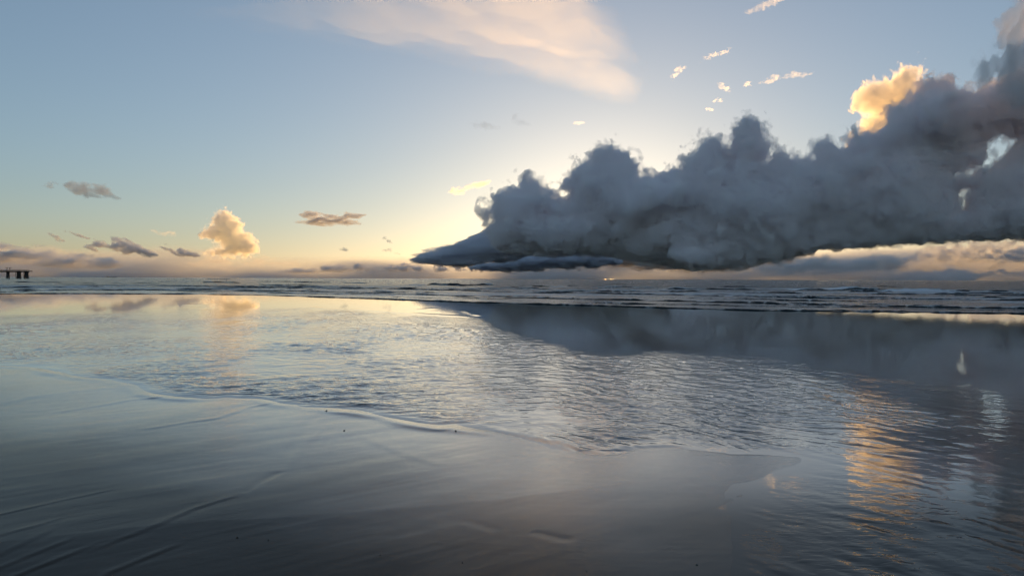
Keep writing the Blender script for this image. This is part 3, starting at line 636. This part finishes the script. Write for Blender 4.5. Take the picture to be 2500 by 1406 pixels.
def build_pier():
    wood = plain('pier_timber', (.035, .032, .030), (.07, .062, .055), 1.5, .8); conc = plain('pier_deck', (.06, .058, .055), (.09, .088, .085), .8, .8)
    Dp = 700.0
    ex, ey = (69-1250)/FPX*Dp, Dp
    root = thing('pier', 'dark pile pier standing in the sea at the edge of the view', 'pier', loc=(ex, ey, 0))
    ax = Vector((-math.cos(math.radians(12)), math.sin(math.radians(12)), 0)); cr = Vector((.45, -.89, 0)).normalized()
    W = 7.5; H = 7.5; L = 40.0
    P = lambda s, c, z: tuple(ax*s+cr*c+Vector((0, 0, z)))
    boxes('deck', [(P(-1.0, 0, H-.35), P(L, 0, H-.35), W, .7)], conc, root)
    boxes('girder', [(P(-.6, c, H-1.0), P(L, c, H-1.0), .5, .6) for c in (-2.6, 0, 2.6)], wood, root)
    for c in (-W/2+.15, W/2-.15):
        rl = boxes('railing', [(P(-.8, c, H+1.05), P(L, c, H+1.05), .12, .12), (P(-.8, c, H+.55), P(L, c, H+.55), .08, .08)], wood, root)
        for k in range(0, 21): boxes('railing_post', [(P(-.8+k*2.0, c, H), P(-.8+k*2.0, c, H+1.1), .12, .12)], wood, rl)
    for s, n in ((2.0, 3), (10.6, 3), (23.0, 2), (36.0, 2)):
        w2 = 1.5 if n == 3 else .9
        boxes('pile_cap', [(P(s-w2-.4, c, H-1.55), P(s+w2+.4, c, H-1.55), .7, .6) for c in (-2.6, 2.6)] + [(P(s, -3.2, H-1.9), P(s, 3.2, H-1.9), .7, .6)], wood, root)
        for q in np.linspace(-w2, w2, n):
            for c in (-2.8, 0, 2.8):
                boxes('pile', [(P(s+q*1.35, c*1.15, -1.5), P(s+q, c, H-1.4), .42, .42)], wood, root)
        for c in (-2.9, 2.9):
            boxes('cross_brace', [(P(s-w2*1.3, c*1.1, 1.2), P(s+w2*1.05, c, H-2.6), .22, .3)], wood, root)
            boxes('cross_brace', [(P(s+w2*1.3, c*1.1+.3, 1.2), P(s-w2*1.05, c+.3, H-2.6), .22, .3)], wood, root)
    sh = boxes('shelter_roof', [(P(20.5, -.5, H+3.0), P(24.5, -.5, H+3.0), 3.6, .25)], wood, root)
    for q in (20.9, 24.1):
        for c in (-1.9, .9): boxes('shelter_post', [(P(q, c, H), P(q, c, H+2.9), .16, .16)], wood, sh)
    for q in (-.6, 4.4, 8.0, 13.4): boxes('fender', [(P(q, 4.0, 0.0), P(q, 3.8, H-.2), .3, .3)], wood, root)
def build_ship():
    hullm = plain('ship_paint', (.12, .13, .14), (.16, .17, .18), .2, .6); D = 9000.0
    x = (272-1250)/FPX*D
    r = thing('cargo_ship', 'tiny grey cargo ship far out on the horizon beyond the pier', 'ship', loc=(x, D, 0))
    L = 62.0
    prof = [(-L, 6.5), (-L*.96, 0), (L*.9, 0), (L*1.02, 8.5), (L*.8, 7.2), (-L*.75, 6.0)]
    V = [(a, s*8*(1 if abs(a) < L*.9 else .35), z) for s in (-1, 1) for a, z in prof]; n = len(prof)
    bm = bpy.data.meshes.new('hull'); F = [list(range(n)), list(range(2*n-1, n-1, -1))] + [[i, i+n, (i+1) % n+n, (i+1) % n] for i in range(n)]
    bm.from_pydata(V, [], F); bm.update(); link('hull', bm, hullm, parent=r)
    boxes('bridge_house', [((-50, 0, 9.5), (-38, 0, 9.5), 12, 8)], hullm, r)
    boxes('funnel', [((-47, 0, 13.5), (-47, 0, 18), 3, 3)], hullm, r)
    boxes('mast', [((20, 0, 6), (20, 0, 15), .9, .9)], hullm, r); boxes('mast', [((52, 0, 8), (52, 0, 14), .7, .7)], hullm, r)
def build_pebbles(sand):
    from mathutils.bvhtree import BVHTree
    dark = plain('shell_dark', (.018, .016, .015), (.04, .036, .032), 60, .35); pale = plain('shell_pale', (.09, .08, .07), (.16, .15, .14), 60, .4)
    me = sand.data
    bv = BVHTree.FromPolygons([tuple(v.co) for v in me.vertices], [tuple(p.vertices) for p in me.polygons])
    spots = [(840,1051,.045,.016,dark,'small dark pebble on the sand just short of the water edge'),
             (797,1003,.07,.02,pale,'half-buried shell in the sand at the water edge above the furrow'),
             (1113,1052,.07,.022,pale,'half-buried shell where the sand tip meets the water'),
             (579,1312,.03,.012,dark,'dark pebble, larger of two lying on the darkest sand'),
             (655,1318,.022,.009,dark,'dark pebble, smaller of two lying on the darkest sand'),
             (928,1355,.024,.010,dark,'tiny dark shell chip on the brown-tinted sand'),
             (1129,1373,.022,.010,dark,'round dark pebble lowest on the brown-tinted sand'),
             (1431,1394,.026,.010,dark,'dark shell chip near the bottom edge of the view'),
             (1701,1378,.030,.012,pale,'single pale bubble-like shell near the bottom edge of the view'),
             (2266,1313,.028,.010,dark,'dark chip alone on the smooth sand below the orange reflection')]
    rs = np.random.RandomState(5)
    for k, (x, y, w_, h, mt, lab) in enumerate(spots):
        w_ *= .42; h *= .42
        X, Y = gnd(np.array([x]), np.array([y])); X, Y = float(X[0]), float(Y[0])
        hit = bv.ray_cast(Vector((0, 0, CAM_H)), Vector((X, Y, -CAM_H)).normalized())
        if hit[0] is None: continue
        X, Y, z = hit[0]
        V = []; F = []; nu, nv = 14, 7
        for j in range(nv+1):
            ph = math.pi*j/nv-math.pi/2
            for i in range(nu):
                th = 2*math.pi*i/nu; q = 1+.16*math.sin(2*th+k)+.09*math.sin(5*th+2*k)+.05*rs.randn()*math.cos(ph)
                V.append((w_*.5*q*math.cos(ph)*math.cos(th), w_*.36*q*math.cos(ph)*math.sin(th), h*math.sin(ph)*(1+.1*math.sin(3*th))))
        for j in range(nv):
            for i in range(nu): F.append((j*nu+i, j*nu+(i+1) % nu, (j+1)*nu+(i+1) % nu, (j+1)*nu+i))
        o = link('shell' if mt is pale else 'pebble', mesh_from('pebble', np.array(V), np.array(F)), mt, lab, 'shell' if mt is pale else 'pebble', 'shells and pebbles on the wet sand')
        o.location = (X, Y, z+h*.15); o.rotation_euler = (.1, -.08, k*1.1)
# ================================================================ build
sea = build_sea(); build_waves(sea); shallows = build_shallows(); sand = build_sand(); build_seabed()
build_clouds()
build_pier(); build_ship(); build_pebbles(sand)
print('built in', round(time.time()-T0, 1), 's')
